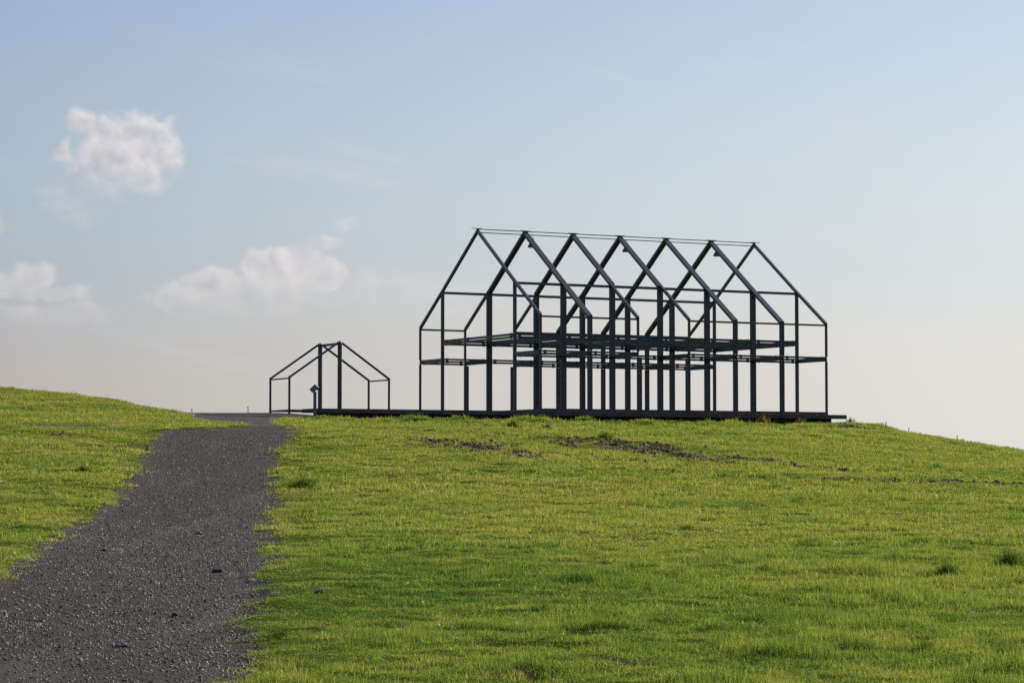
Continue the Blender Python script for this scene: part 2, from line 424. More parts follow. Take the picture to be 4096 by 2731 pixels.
# soil and thatch under the grass
m, b, o = material('turf_soil')
co = b.n('ShaderNodeNewGeometry').outputs['Position']
at = b.n('ShaderNodeAttribute', attribute_name='soil')
n = b.noise(co, 3.0, 6, .65)[0]; n2 = b.noise(co, .35, 4, .55)[0]; n3 = b.noise(co, 26, 4, .6)[0]
thatch = b.mix(b.mr(n, .3, .7), (.040, .072, .011, 1), (.080, .120, .018, 1))
thatch = b.mix(b.mr(n2, .4, .65, 0, .5), thatch, (.095, .100, .020, 1))
soil = b.mix(b.mr(n3, .3, .7), (.06, .042, .026, 1), (.16, .112, .07, 1))
c = b.mix(b.mr(b.m('ADD', at.outputs['Fac'], b.m('MULTIPLY', b.m('SUBTRACT', n3, .5), .5)), .3, .62), thatch, soil)
principled(b, o, c, 1.0, 0, 0.0, n3, .5, .03)
TURF = m

m, b, o = material('dark_gravel')
co = b.n('ShaderNodeNewGeometry').outputs['Position']
v = b.n('ShaderNodeTexVoronoi', feature='F1'); b.put(v.inputs['Vector'], co); v.inputs['Scale'].default_value = 42
v2 = b.n('ShaderNodeTexVoronoi', feature='F1'); b.put(v2.inputs['Vector'], co); v2.inputs['Scale'].default_value = 95
n = b.noise(co, .55, 5, .6)[0]; n3 = b.noise(co, 7, 4, .6)[0]
bw = b.n('ShaderNodeRGBToBW'); b.put(bw.inputs[0], v.outputs['Color'])
c = b.mix(b.mr(bw.outputs[0], .2, .85), (.020, .0150, .0118, 1), (.088, .068, .054, 1))
c = b.mix(b.mr(n, .35, .68, 0, .65), c, (.064, .048, .038, 1))
c = b.mix(b.mr(n3, .55, .8, 0, .5), c, (.022, .019, .017, 1))
trk = b.noise(b.vm('MULTIPLY', co, (1.1, .07, .2)), 1.3, 3, .5)[0]
c = b.mix(b.mr(trk, .46, .66, 0, .7), c, (.090, .071, .058, 1))
hgt = b.m('ADD', b.m('MULTIPLY', v.outputs['Distance'], -1.0), b.m('MULTIPLY', v2.outputs['Distance'], -.4))
principled(b, o, c, .85, 0, .12, hgt, .9, .03)
GRAVEL = m

m, b, o = material('worn_asphalt')
co = b.n('ShaderNodeNewGeometry').outputs['Position']
n = b.noise(co, .4, 5, .6)[0]; n3 = b.noise(co, 35, 3, .6)[0]
c = b.mix(b.mr(n, .3, .7), (.028, .026, .027, 1), (.048, .043, .043, 1))
c = b.mix(b.mr(n3, .4, .75, 0, .5), c, (.065, .060, .058, 1))
principled(b, o, c, .9, 0, .12, n3, .5, .015)
ASPHALT = m

m, b, o = material('pale_fine_gravel')
co = b.n('ShaderNodeNewGeometry').outputs['Position']
n = b.noise(co, .6, 5, .6)[0]; n3 = b.noise(co, 30, 3, .6)[0]
c = b.mix(b.mr(n, .3, .7), (.07, .062, .056, 1), (.12, .107, .095, 1))
principled(b, o, b.mix(b.mr(n3, .4, .75, 0, .5), c, (.08, .07, .062, 1)), .9, 0, .1, n3, .5, .015)
PALE = m


def pebble_mat(name, c1, c2, c3, spec=.5, dk=(.02, .018, .016, 1)):
    m, b, o = material(name)
    oi = b.n('ShaderNodeObjectInfo')
    co = objco(b)
    n = b.noise(co, 3.0, 3, .6)[0]
    c = b.ramp(oi.outputs['Random'], [(0, c1), (.5, c2), (.9, c3), (1.0, (.45, .40, .35))])
    c = b.mix(b.mr(n, .35, .7, 0, .4), c, dk)
    principled(b, o, c, .5 if spec > .2 else .9, 0, spec, n, .3, .1)
    return m


PEBBLE = pebble_mat('gravel_stone', (.024, .0195, .017), (.098, .080, .067), (.27, .225, .185))
CLOD = pebble_mat('soil_clod', (.08, .052, .033), (.17, .11, .07), (.26, .175, .115), .05, (.07, .046, .03, 1))


def leaf_mat(name, stops, trans=.55, gloss=.10, rough=.32, var=.25):
    m, b, o = material(name)
    at = b.n('ShaderNodeAttribute', attribute_name='tint', attribute_type='INSTANCER')
    hgt = b.n('ShaderNodeAttribute', attribute_name='along')      # 0 at the root, 1 at the tip
    bl = b.n('ShaderNodeAttribute', attribute_name='blade')       # random per blade
    t = b.m('ADD', at.outputs['Fac'], b.m('MULTIPLY', b.m('SUBTRACT', bl.outputs['Fac'], .5), var))
    t = b.m('ADD', t, b.m('MULTIPLY', b.m('SUBTRACT', hgt.outputs['Fac'], .5), .12))
    c = b.ramp(t, stops)
    d = b.n('ShaderNodeBsdfDiffuse'); b.put(d.inputs[0], c)
    tr = b.n('ShaderNodeBsdfTranslucent')
    b.put(tr.inputs[0], b.vm('MULTIPLY', c, (1.15, 1.10, .7)))
    mx = b.n('ShaderNodeMixShader'); mx.inputs[0].default_value = trans
    b.t.links.new(d.outputs[0], mx.inputs[1]); b.t.links.new(tr.outputs[0], mx.inputs[2])
    g = b.n('ShaderNodeBsdfGlossy'); g.inputs['Roughness'].default_value = rough
    g.inputs[0].default_value = (.9, .95, .9, 1)
    mx2 = b.n('ShaderNodeMixShader'); mx2.inputs[0].default_value = gloss
    b.t.links.new(mx.outputs[0], mx2.inputs[1]); b.t.links.new(g.outputs[0], mx2.inputs[2])
    b.t.links.new(mx2.outputs[0], o.inputs[0])
    return m


GRASS = leaf_mat('grass_blade', [(0, (.056, .118, .022)), (.30, (.145, .225, .040)), (.60, (.282, .318, .066)), (.85, (.39, .355, .115)), (1, (.48, .40, .21))], .55, .013)
DRY = leaf_mat('dry_stalk', [(0, (.09, .10, .025)), (.5, (.20, .17, .05)), (1, (.33, .26, .12))], .45, .05)
HERB = leaf_mat('dark_herb_leaf', [(0, (.02, .045, .008)), (.5, (.04, .085, .012)), (1, (.09, .13, .02))], .4, .08)


# ------------------------------------------------------------------ object helpers
def tag(o, label=None, cat=None, group=None, kind=None):
    if label: o['label'] = label
    if cat: o['category'] = cat
    if group: o['group'] = group
    if kind: o['kind'] = kind
    return o


def link(name, me, mat, parent=None, loc=None):
    if mat is not None and not me.materials: me.materials.append(mat)
    o = bpy.data.objects.new(name, me); col.objects.link(o)
    if parent is not None: o.parent = parent
    if loc is not None: o.location = loc
    return o


def empty(name, loc, rz=0.0):
    o = bpy.data.objects.new(name, None); col.objects.link(o)
    o.empty_display_size = .3
    o.location = loc; o.rotation_euler = (0, 0, rz)
    return o


def mesh_np(name, V, F, smooth_shade=False):
    me = bpy.data.meshes.new(name)
    me.from_pydata([tuple(v) for v in V], [], [tuple(f) for f in F]); me.update()
    if smooth_shade: me.polygons.foreach_set('use_smooth', [True] * len(me.polygons))
    return me


class MB:
    """collects simple solids into one mesh"""
    def __init__(s): s.v = []; s.f = []
    def box(s, x0, x1, y0, y1, z0, z1):
        k = len(s.v)
        s.v += [(x0, y0, z0), (x1, y0, z0), (x1, y1, z0), (x0, y1, z0), (x0, y0, z1), (x1, y0, z1), (x1, y1, z1), (x0, y1, z1)]
        s.f += [(k, k + 3, k + 2, k + 1), (k + 4, k + 5, k + 6, k + 7), (k, k + 1, k + 5, k + 4), (k + 1, k + 2, k + 6, k + 5), (k + 2, k + 3, k + 7, k + 6), (k + 3, k, k + 4, k + 7)]
        return s
    def prism(s, prof, a, b, e1, e2):
        """extrude the 2-D profile (in axes e1, e2) from a to b"""
        k = len(s.v); n = len(prof)
        for P in (a, b):
            for q in prof: s.v.append(tuple(P[i] + q[0] * e1[i] + q[1] * e2[i] for i in range(3)))
        for i in range(n):
            j = (i + 1) % n
            s.f.append((k + i, k + j, k + n + j, k + n + i))
        s.f.append(tuple(k + i for i in range(n))[::-1]); s.f.append(tuple(k + n + i for i in range(n)))
        return s
    def lathe(s, prof, c, n=16):
        k = len(s.v); m = len(prof)
        for r, z in prof:
            for i in range(n):
                t = 2 * math.pi * i / n
                s.v.append((c[0] + r * math.cos(t), c[1] + r * math.sin(t), c[2] + z))
        for a in range(m - 1):
            for i in range(n):
                j = (i + 1) % n
                s.f.append((k + a * n + i, k + a * n + j, k + (a + 1) * n + j, k + (a + 1) * n + i))
        return s
    def mesh(s, name, sm=False):
        me = bpy.data.meshes.new(name); me.from_pydata(s.v, [], s.f)
        bm = bmesh.new(); bm.from_mesh(me); bmesh.ops.recalc_face_normals(bm, faces=bm.faces); bm.to_mesh(me); bm.free()
        if sm: me.polygons.foreach_set('use_smooth', [True] * len(me.polygons))
        me.update(); return me
    def build(s, name, mat, parent=None, loc=None, sm=False): return link(name, s.mesh(name, sm), mat, parent, loc)


def hprof(wd, hg, t=.018):
    """H section: flanges along the first axis"""
    a, c = wd / 2, hg / 2
    return [(-a, -c), (a, -c), (a, -c + t), (t / 2, -c + t), (t / 2, c - t), (a, c - t), (a, c), (-a, c), (-a, c - t), (-t / 2, c - t), (-t / 2, -c + t), (-a, -c + t)]


def rprof(wd, hg): return [(-wd / 2, -hg / 2), (wd / 2, -hg / 2), (wd / 2, hg / 2), (-wd / 2, hg / 2)]


# ------------------------------------------------------------------ the ground sheet
NF = 420
fine = np.linspace(R(-15.5), R(15.5), NF)
coarse = np.linspace(R(15.5), R(344.5), 112)[1:-1]
ANG = np.concatenate([fine, coarse])
RAD = np.concatenate([[0.02, 2, 4, 6, 8, 10, 12], np.geomspace(13.5, 165, 470), np.geomspace(172, 9000, 40)])
A_, R_ = np.meshgrid(ANG, RAD)
GX = R_ * np.sin(A_); GY = R_ * np.cos(A_)
GZ = ground_z(GX, GY)
GZ = np.where(R_ > 700, -58.4, GZ)
na, nr = len(ANG), len(RAD)
idx = np.arange(na * nr).reshape(nr, na)
nxt = np.roll(idx, -1, axis=1)
Q = np.stack([idx[:-1], nxt[:-1], nxt[1:], idx[1:]], -1).reshape(-1, 4)
VX = np.stack([GX, GY, GZ], -1).reshape(-1, 3)
fc = VX[Q].mean(1)
inr = (fc[:, 1] > 5) & (np.hypot(fc[:, 0], fc[:, 1]) < 170)
g_in = (sd_gravel(fc[:, 0], fc[:, 1]) > 0)
a_in = (sd_asphalt(fc[:, 0], fc[:, 1]) > 0) & inr & ~g_in
f_in = (sd_footpath(fc[:, 0], fc[:, 1]) > 0) & inr & ~g_in & ~a_in & (np.abs(np.arctan2(fc[:, 0], fc[:, 1])) < R(30))
g_in = g_in & (fc[:, 1] > -35) & (np.hypot(fc[:, 0], fc[:, 1]) < 170)


def sheet(name, sel, mat, with_soil=False):
    q = Q[sel]
    used = np.unique(q)
    lut = np.full(len(VX), -1); lut[used] = np.arange(len(used))
    me = bpy.data.meshes.new(name)
    v = VX[used]
    me.vertices.add(len(v)); me.vertices.foreach_set('co', v.ravel())
    q = lut[q]
    me.loops.add(q.size); me.loops.foreach_set('vertex_index', q.ravel().astype(np.int32))
    me.polygons.add(len(q)); me.polygons.foreach_set('loop_start', (np.arange(len(q)) * 4).astype(np.int32))
    me.polygons.foreach_set('use_smooth', np.ones(len(q), bool))
    me.update(calc_edges=True); me.validate()
    if with_soil:
        at = me.attributes.new('soil', 'FLOAT', 'POINT')
        at.data.foreach_set('value', soil_mask(v[:, 0], v[:, 1]).astype(np.float32))
    return tag(link(name, me, mat), kind='structure')


gs = sheet('ground', ~(g_in | a_in | f_in), TURF, True)
sheet('gravel_path', g_in, GRAVEL)
sheet('asphalt_path', a_in, ASPHALT)
sheet('footpath', f_in, PALE)


# ------------------------------------------------------------------ the big steel house frame
BAY, WI, WE, HI, HE, HRG = 3.0757, 4.3666, 7.2616, 6.9302, 4.9576, 10.0
FA0, FA1 = 2.79, 3.03    # aisle floor beams
FB0, FB1 = 3.78, 4.06    # nave floor beams
TW = .082                # half the distance between the twin frames


def hw(u, v, h=0.0): return (HX + u * UD[0] + v * VD[0], HY + u * UD[1] + v * VD[1], HZ + h)


house = empty('steel_frame_house', hw(0, 0, DECK), HA)
tag(house, 'large open house frame of dark steel posts and rafters with pitched roof', 'house frame')
Z_ = -DECK   # house heights -> local heights
U3, V3, W3 = (1, 0, 0), (0, 1, 0), (0, 0, 1)
_cache = {}


def post(u, v, h0, h1, size):
    key = ('p', round(h1 - h0, 4), size)
    if key not in _cache:
        mb = MB(); mb.prism(rprof(size, size * .95), (0, 0, 0), (0, 0, h1 - h0), U3, V3)
        mb.box(-size * .62, size * .62, -size * .62, size * .62, 0.002, .022)
        me = mb.mesh('post'); me.materials.append(STEEL); _cache[key] = me
    return link('post', _cache[key], None, house, (u, v, h0 + Z_))


def pin(u, v, h0, h1):
    key = ('pin', round(h1 - h0, 4))
    if key not in _cache:
        me = MB().box(-.03, .03, -.03, .03, -.01, h1 - h0 + .01).mesh('pin'); me.materials.append(STEEL); _cache[key] = me
    return link('pin', _cache[key], None, house, (u, v, h0 + Z_))


def rafter(u, va, ha, vb, hb, wd=.135, dp=.15):
    L = math.hypot(vb - va, hb - ha)
    e = ((0), (vb - va) / L, (hb - ha) / L); nrm = (0, -e[2], e[1])
    key = ('r', round(va, 3), round(vb, 3))
    if key not in _cache:
        mb = MB()
        mb.prism(rprof(wd, dp), (0, va, ha + Z_ - dp * .5), (0, vb, hb + Z_ - dp * .5), U3, nrm)
        # splice plate where the two lengths meet
        mb.box(-wd * .56, wd * .56, va - .02, va + .02, ha + Z_ - dp * 1.02, ha + Z_ + .012)
        me = mb.mesh('rafter'); me.materials.append(STEEL); _cache[key] = me
    return link('rafter', _cache[key], None, house, (u, 0, 0))


def twin_beam(name, u0, u1, v, h0, h1, slit, wd=.12, plates=True):
    """two bars one above the other, held apart by bolted plates; runs along u"""
    mid = (h0 + h1) / 2; L = u1 - u0
    key = (name, round(L, 3), round(h1 - h0, 3), slit, wd)
    if key not in _cache:
        mb = MB(); H = h1 - h0; c = H / 2
        mb.box(0, L, -wd / 2, wd / 2, c + slit / 2, H); mb.box(0, L, -wd / 2, wd / 2, 0, c - slit / 2)
        if plates:
            for x in (.22, L - .22):
                mb.box(x - .07, x + .07, -wd / 2 + .02, wd / 2 - .02, c - slit, c + slit)
                for k in (-.05, .05): mb.box(x + k - .016, x + k + .016, -.016, .016, -.035, H + .035)
        me = mb.mesh(name); me.materials.append(STEEL); _cache[key] = me
    return link(name, _cache[key], None, house, (u0, v, h0 + Z_))


def cross_beam(name, u, va, vb, h0, h1, slit, wd=.12):
    L = vb - va
    key = (name, round(L, 3), round(h1 - h0, 3), slit)
    if key not in _cache:
        mb = MB(); H = h1 - h0; c = H / 2
        if slit:
            mb.box(-wd / 2, wd / 2, 0, L, c + slit / 2, H); mb.box(-wd / 2, wd / 2, 0, L, 0, c - slit / 2)
            for y in (.35, L * .36, L * .64, L - .35):
                mb.box(-wd / 2 + .02, wd / 2 - .02, y - .12, y + .12, c - slit, c + slit)
                for k in (-.07, .07): mb.box(-.016, .016, y + k - .016, y + k + .016, -.035, H + .035)
        else:
            mb.prism(rprof(wd, H), (0, 0, H / 2), (0, L, H / 2), U3, W3)
        for y in (.012, L - .024): mb.box(-wd * .6, wd * .6, y, y + .012, -.02, H + .02)
        me = mb.mesh(name); me.materials.append(STEEL); _cache[key] = me
    return link(name, _cache[key], None, house, (u, va, h0 + Z_))


SP, SE = .156, .112       # inner and eave post sizes
subframes = []
for bay in range(6):
    subframes.append((bay * BAY + TW, bay)); subframes.append(((bay + 1) * BAY - TW, bay))
for u, bay in subframes:
    for side in (-1, 1):                      # -1: the side facing the viewer
        open_ = (side == 1 and bay == 1) or (side == -1 and bay == 2)
        vi, ve = side * WI, side * WE
        post(u, vi, DECK, HI - .10, SP)
        rafter(u, 0, HRG, vi, HI)
        post(u, ve, DECK, FA0 - .03, SE)
        if not open_:
            rafter(u, vi, HI, ve, HE)
            pin(u, ve, FA0 - .03, FA1 + .03)
            post(u, ve, FA1 + .03, HE - .06, SE)
            a, c = sorted((vi + side * SP / 2, ve - side * SE / 2))
            cross_beam('aisle_beam', u, a, c, FA0, FA1, 0)
    cross_beam('nave_beam', u, -WI + SP / 2, WI - SP / 2, FB0, FB1, .035 if u < 1 else 0)
for bay in range(6):
    u0, u1 = bay * BAY + TW + .075, (bay + 1) * BAY - TW - .075
    for side in (-1, 1):
        open_ = (side == 1 and bay == 1) or (side == -1 and bay == 2)
        vi, ve = side * WI, side * WE
        twin_beam('floor_beam', u0, u1, vi, FA0, FA1, .042)
        twin_beam('nave_edge_beam', u0, u1, vi, FB0, FB1, .035, .13)
        MB().prism(rprof(.11, .14), (u0, vi, HI - .10 + Z_ - .07), (u1, vi, HI - .10 + Z_ - .07), V3, W3).build('purlin', STEEL, house)
        if not open_:
            twin_beam('floor_beam', u0 - .02, u1 + .02, ve, FA0, FA1, .042, .10)
            MB().prism(rprof(.08, .10), (u0, ve, HE - .15 + Z_), (u1, ve, HE - .15 + Z_), V3, W3).build('eave_purlin', STEEL, house)
        MB().box(u0, u1, ve - .06, ve + .06, .003, .15).build('sill', STEEL, house)
for u in (TW, 6 * BAY - TW):
    for a, c in ((-WE + .06, -WI - .08), (-WI + .08, WI - .08), (WI + .08, WE - .06)):
        MB().box(u - .06, u + .06, a, c, .003, .12).build('sill', STEEL, house)
for dh in (.03, -.155):
    MB().box(0, 6 * BAY, -.022, .022, HRG + Z_ + dh - .022, HRG + Z_ + dh + .022).build('ridge_bar', STEEL, house)
for i in range(7):
    MB().box(i * BAY - .30, i * BAY + .30, -.05, .05, HRG + Z_ + .055, HRG + Z_ + .075).build('ridge_plate', STEEL, house)

# ------------------------------------------------------------------ floodlights under the ridge
for i, lab in ((1, 'bell-shaped floodlight under the roof ridge, nearest the left gable'),
               (3, 'bell-shaped floodlight under the middle of the roof ridge'),
               (5, 'bell-shaped floodlight under the roof ridge, nearest the right gable')):
    L = empty('floodlight', hw(i * BAY + .42, 0, HRG - .85), HA)
    tag(L, lab, 'floodlight', 'floodlights hung from the ridge')
    MB().lathe([(.25, 0), (.235, .05), (.20, .14), (.15, .22), (.12, .26), (.11, .26), (.14, .21), (.19, .13), (.22, .05), (.235, .005)], (0, 0, 0), 20).build('lamp_shade', STEEL_LT, L, sm=True)
    MB().lathe([(0, .25), (.105, .25), (.105, .30), (.13, .32), (.13, .50), (.11, .53), (0, .53)], (0, 0, 0), 16).build('gear_box', STEEL_BK, L)
    MB().lathe([(0, .06), (.06, .07), (.085, .13), (.06, .2), (0, .22)], (0, 0, 0), 12).build('bulb', STEEL_LT, L, sm=True)
    mb = MB(); r = .055
    pts = [(r * math.cos(t), r * math.sin(t)) for t in np.linspace(-.4, math.pi + .4, 13)]
    for p, q in zip(pts[:-1], pts[1:]):
        d = np.array([q[0] - p[0], 0, q[1] - p[1]]); d /= np.linalg.norm(d)
        mb.prism(rprof(.016, .016), (p[0], 0, .60 + p[1]), (q[0], 0, .60 + q[1]), V3, (-d[2], 0, d[0]))
    mb.build('hanger', STEEL_BK, L)

# ------------------------------------------------------------------ the platform
FV = -7.46
deck = empty('platform', hw(0, 0, DECK - .6), HA)
tag(deck, 'long low dark platform carrying the steel house frame, overhanging at its right end', 'platform')
DZ = .6
U_L, U_R = -12.86, 19.62
# edge beams, butted end to end
cuts = [U_L] + [U_L + (U_R - U_L) * k / 11 for k in range(1, 11)] + [U_R]
for k in range(11):
    mb = MB(); mb.box(cuts[k] + .006, cuts[k + 1] - .006, FV, FV + .16, DZ - .235, DZ - .004)
    o = mb.build('edge_beam', CONCRETE, deck)
    bv = o.modifiers.new('bevel', 'BEVEL'); bv.width = .012; bv.segments = 2
# slabs behind the edge
for a, c, v0, v1 in ((U_L, -.4, FV + .163, -5.6), (-.394, 18.85, FV + .163, 7.8), (18.856, U_R, FV + .163, -5.6)):
    MB().box(a, c, v0, v1, DZ - .20, DZ - .006).build('slab', CONCRETE, deck)
# footing set back under the slab
MB().box(-12.5, 18.95, FV + .55, FV + .95, -.35, DZ - .202).build('footing', CONCRETE, deck)
for u in (-9.5, -6, -2.5, 1, 4.5, 8, 11.5, 15): MB().box(u - .15, u + .15, FV + .22, FV + .545, -.3, DZ - .204).build('support', CONCRETE, deck)

# ------------------------------------------------------------------ the small gabled frame
UA, UE, VB = -12.27, -6.54, -2.57
small = empty('gabled_steel_frame', hw(UA, 0, DECK), HA)
tag(small, 'small open gabled steel frame on six posts, left of the house frame', 'steel frame')
SW = UE - UA; S_E, S_R = 1.79, 3.66


def sbar(name, a, c, wd, hg, e1, sect=hprof):
    d = np.array(c) - np.array(a); d /= np.linalg.norm(d)
    e2 = np.cross(d, e1)
    return MB().prism(rprof(wd, hg), a, c, e1, tuple(e2)).build(name, STEEL, small)


zg = {}
for v in (0, VB):
    for u in (0, SW):
        gx, gy, _ = hw(UA + u, v)
        zb = float(ground_z(gx, gy)) - (HZ + DECK)
        MB().prism(rprof(.092, .088), (u, v, min(zb, 0) - .06), (u, v, S_E), U3, V3).box(u - .07, u + .07, v - .07, v + .07, max(min(zb, 0), -.05) + .004, max(min(zb, 0), -.05) + .026).build('post', STEEL, small)
    mb = MB().lathe([(.0, S_R + .02), (.05, S_R + .015), (.10, S_R - .02), (.125, S_R - .07), (.125, S_R - .12), (.115, S_R - .125), (.115, 1.26), (.125, 1.255), (.125, 1.235), (.115, 1.23), (.115, -.12)], (SW / 2, v, 0), 14)
    mb.build('centre_post', STEEL, small)
    for u in (0, SW):
        sg = 1 if u == 0 else -1
        sbar('rafter', (u + sg * .02, v, S_E - .045), (SW / 2 - sg * .11, v, S_R - .075), .085, .10, V3)
sbar('ridge_beam', (SW / 2, VB + .125, S_R - .12), (SW / 2, -.125, S_R - .12), .09, .13, U3)
for u in (0, SW): sbar('eave_beam', (u, VB + .046, S_E - .11), (u, -.046, S_E - .11), .06, .075, U3)
MB().box(-.05, .05, VB + .08, -.08, -.03, .05).build('sill', STEEL, small)
for v in (0, VB):
    MB().box(.08, SW / 2 - .12, v - .05, v + .05, -.03, .05).build('sill', STEEL, small)
    MB().box(SW / 2 + .12, SW - .08, v - .05, v + .05, -.03, .05).build('sill', STEEL, small)

# ------------------------------------------------------------------ information lectern at the end of the platform
lx, ly, _ = hw(-13.02, -7.62)
lz = float(ground_z(lx, ly))
lect = empty('info_lectern', (lx, ly, lz), R(8))
tag(lect, 'grey steel lectern post with tilted box head at the platform\'s left end', 'lectern')
htop = (HZ - .205 + .02 - lz) + .80
o = MB().box(-.078, .078, -.06, .06, -.15, htop).build('post', STEEL_LT, lect)
bv = o.modifiers.new('bevel', 'BEVEL'); bv.width = .012; bv.segments = 2
MB().box(-.12, .12, -.10, .10, 0.0, .03).build('base_plate', STEEL_LT, lect)
hd = MB(); hd.box(-.20, .20, -.20, .20, -.01, .19)
head = hd.build('head', STEEL_LT, lect, (0.03, 0, htop + .10)); head.rotation_euler = (0, R(-46), R(-14))
bv = head.modifiers.new('bevel', 'BEVEL'); bv.width = .015; bv.segments = 2
pl = MB().box(-.17, .17, -.17, .17, .192, .205).build('panel', STEEL_BK, head)
MB().box(-.201, -.2005 + .0, -.12, .12, .03, .15).build('maker_plate', STEEL_BK, head)
MB().box(.05, .17, -.03, .03, -.09, -.012).build('bracket', STEEL_BK, head)


# ------------------------------------------------------------------ scattered stuff: instances on points
def proto_collection(name, meshes, mat):
    c = bpy.data.collections.new(name)          # never linked to the scene: only instanced
    for k, me in enumerate(meshes):
        me.materials.append(mat)
        o = bpy.data.objects.new('%s_%02d' % (name, k), me); c.objects.link(o)
    return c


def scatter(name, P, ROT, SCL, IDX, TINT, coll):
    me = bpy.data.meshes.new(name)
    n = len(P)
    me.vertices.add(n); me.vertices.foreach_set('co', np.asarray(P, np.float32).ravel())
    for an, ty, arr, key in (('rot', 'FLOAT_VECTOR', ROT, 'vector'), ('scl', 'FLOAT_VECTOR', SCL, 'vector'), ('idx', 'INT', IDX, 'value'), ('tint', 'FLOAT', TINT, 'value')):
        a = me.attributes.new(an, ty, 'POINT')
        a.data.foreach_set(key, np.asarray(arr, np.int32 if ty == 'INT' else np.float32).ravel())
    me.update()
    o = bpy.data.objects.new(name, me); col.objects.link(o)
    g = bpy.data.node_groups.new(name + '_nodes', 'GeometryNodeTree')
    g.interface.new_socket('Geometry', in_out='INPUT', socket_type='NodeSocketGeometry')
    g.interface.new_socket('Geometry', in_out='OUTPUT', socket_type='NodeSocketGeometry')
    gi = g.nodes.new('NodeGroupInput'); go = g.nodes.new('NodeGroupOutput')
    ip = g.nodes.new('GeometryNodeInstanceOnPoints')
    ci = g.nodes.new('GeometryNodeCollectionInfo')
    ci.inputs['Collection'].default_value = coll
    ci.inputs['Separate Children'].default_value = True
    ci.inputs['Reset Children'].default_value = True
    ip.inputs['Pick Instance'].default_value = True

    def attr(nm, dt):
        a = g.nodes.new('GeometryNodeInputNamedAttribute'); a.data_type = dt
        a.inputs['Name'].default_value = nm
        return [s for s in a.outputs if s.enabled and s.name == 'Attribute'][0]
    e2r = g.nodes.new('FunctionNodeEulerToRotation')
    g.links.new(attr('rot', 'FLOAT_VECTOR'), e2r.inputs[0])
    g.links.new(gi.outputs[0], ip.inputs['Points'])
    g.links.new(ci.outputs[0], ip.inputs['Instance'])
    g.links.new(attr('idx', 'INT'), ip.inputs['Instance Index'])
    g.links.new(e2r.outputs[0], ip.inputs['Rotation'])
    g.links.new(attr('scl', 'FLOAT_VECTOR'), ip.inputs['Scale'])
    g.links.new(ip.outputs[0], go.inputs[0])
    md = o.modifiers.new('scatter', 'NODES'); md.node_group = g
    return tag(o, kind='stuff')


def blade_mesh(name, n, radius, h, hv, wd, lean, seed, segs=2, curl=.6, peak=0.0):
    """a clump of n separate tapering, bending blades"""
    r = np.random.default_rng(seed)
    V = []; F = []; AL = []; BL = []
    for k in range(n):
        rr = radius * (math.sqrt(r.random()) if not peak else abs(r.normal(0, .48))); t = r.random() * 2 * math.pi
        bx, by = rr * math.cos(t), rr * math.sin(t)
        hh = h * (1 + hv * (r.random() * 2 - 1)) * max(.25, 1 - peak * rr / radius)
        if peak: bx *= 1.0 + .5 * math.sin(3 * t + seed); by *= 1.0 + .4 * math.cos(2 * t + seed)
        fa = r.random() * 2 * math.pi                       # facing
        la = r.random() * 2 * math.pi; ln = lean * r.random() * hh
        wv = wd * (.6 + .8 * r.random())
        fx, fy = math.cos(fa) * wv / 2, math.sin(fa) * wv / 2
        k0 = len(V); bl = r.random()
        for s in range(segs + 1):
            q = s / segs
            ox, oy = math.cos(la) * ln * q ** 1.7, math.sin(la) * ln * q ** 1.7
            oz = hh * (q - curl * .35 * (ln / hh) * q * q)
            tw = (1 - q ** 2.2)
            if s < segs:
                V += [(bx + ox - fx * tw, by + oy - fy * tw, oz), (bx + ox + fx * tw, by + oy + fy * tw, oz)]
                AL += [q, q]; BL += [bl, bl]
            else:
                V.append((bx + ox, by + oy, oz)); AL.append(1.0); BL.append(bl)
        for s in range(segs - 1):
            a = k0 + 2 * s
            F.append((a, a + 1, a + 3, a + 2))
        a = k0 + 2 * (segs - 1)
        F.append((a, a + 1, a + 2))
    me = bpy.data.meshes.new(name); me.from_pydata(V, [], F)
    x = me.attributes.new('along', 'FLOAT', 'POINT'); x.data.foreach_set('value', np.array(AL, np.float32))
    x = me.attributes.new('blade', 'FLOAT', 'POINT'); x.data.foreach_set('value', np.array(BL, np.float32))
    me.update(); return me


def grass_fields(X, Y):
    """length factor, tint and keep-probability of the turf"""
    big = fbm(X, Y, .16, 3, 21); mid = fbm(X, Y, .75, 3, 22); sml = fbm(X, Y, 2.6, 2, 23)
    g = sd_gravel(X, Y); ap = sd_asphalt(X, Y); fp = sd_footpath(X, Y); so = soil_mask(X, Y)
    tf = fbm(X, Y, 2.1, 3, 27); t2 = fbm(X, Y, 5.5, 2, 29)
    length = .42 + .45 * smooth(.40, .65, .6 * mid + .4 * big) + 1.35 * smooth(.52, .70, tf) * smooth(.36, .56, mid) + .7 * smooth(.55, .75, t2)
    right = smooth(.0, 4.5, X) * smooth(45, 22, Y)
    length = length * (1 + .55 * right)
    edge = np.maximum(g, np.maximum(ap, fp))
    length = length * (1 - .62 * smooth(-1.6, 0, edge) * smooth(.70, .45, mid)) * (1 - .6 * smooth(-3.5, -.5, fp) * smooth(.0, -2.5, Y - 95))
    yellow = smooth(.36, .66, fbm(X, Y, .28, 4, 25))
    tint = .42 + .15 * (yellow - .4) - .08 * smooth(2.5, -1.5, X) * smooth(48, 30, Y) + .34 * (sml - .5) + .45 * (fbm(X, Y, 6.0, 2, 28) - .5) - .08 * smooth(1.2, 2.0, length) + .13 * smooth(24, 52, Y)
    tint = tint + .12 * smooth(-1.0, 0, edge)
    keep = np.where(edge > .0, np.where(edge < .35, .22 * (1 - edge / .35), 0.0), .55 + .45 * smooth(0, -.35, edge))
    keep = keep * (1 - .80 * smooth(.25, .9, so))
    return length, tint, keep


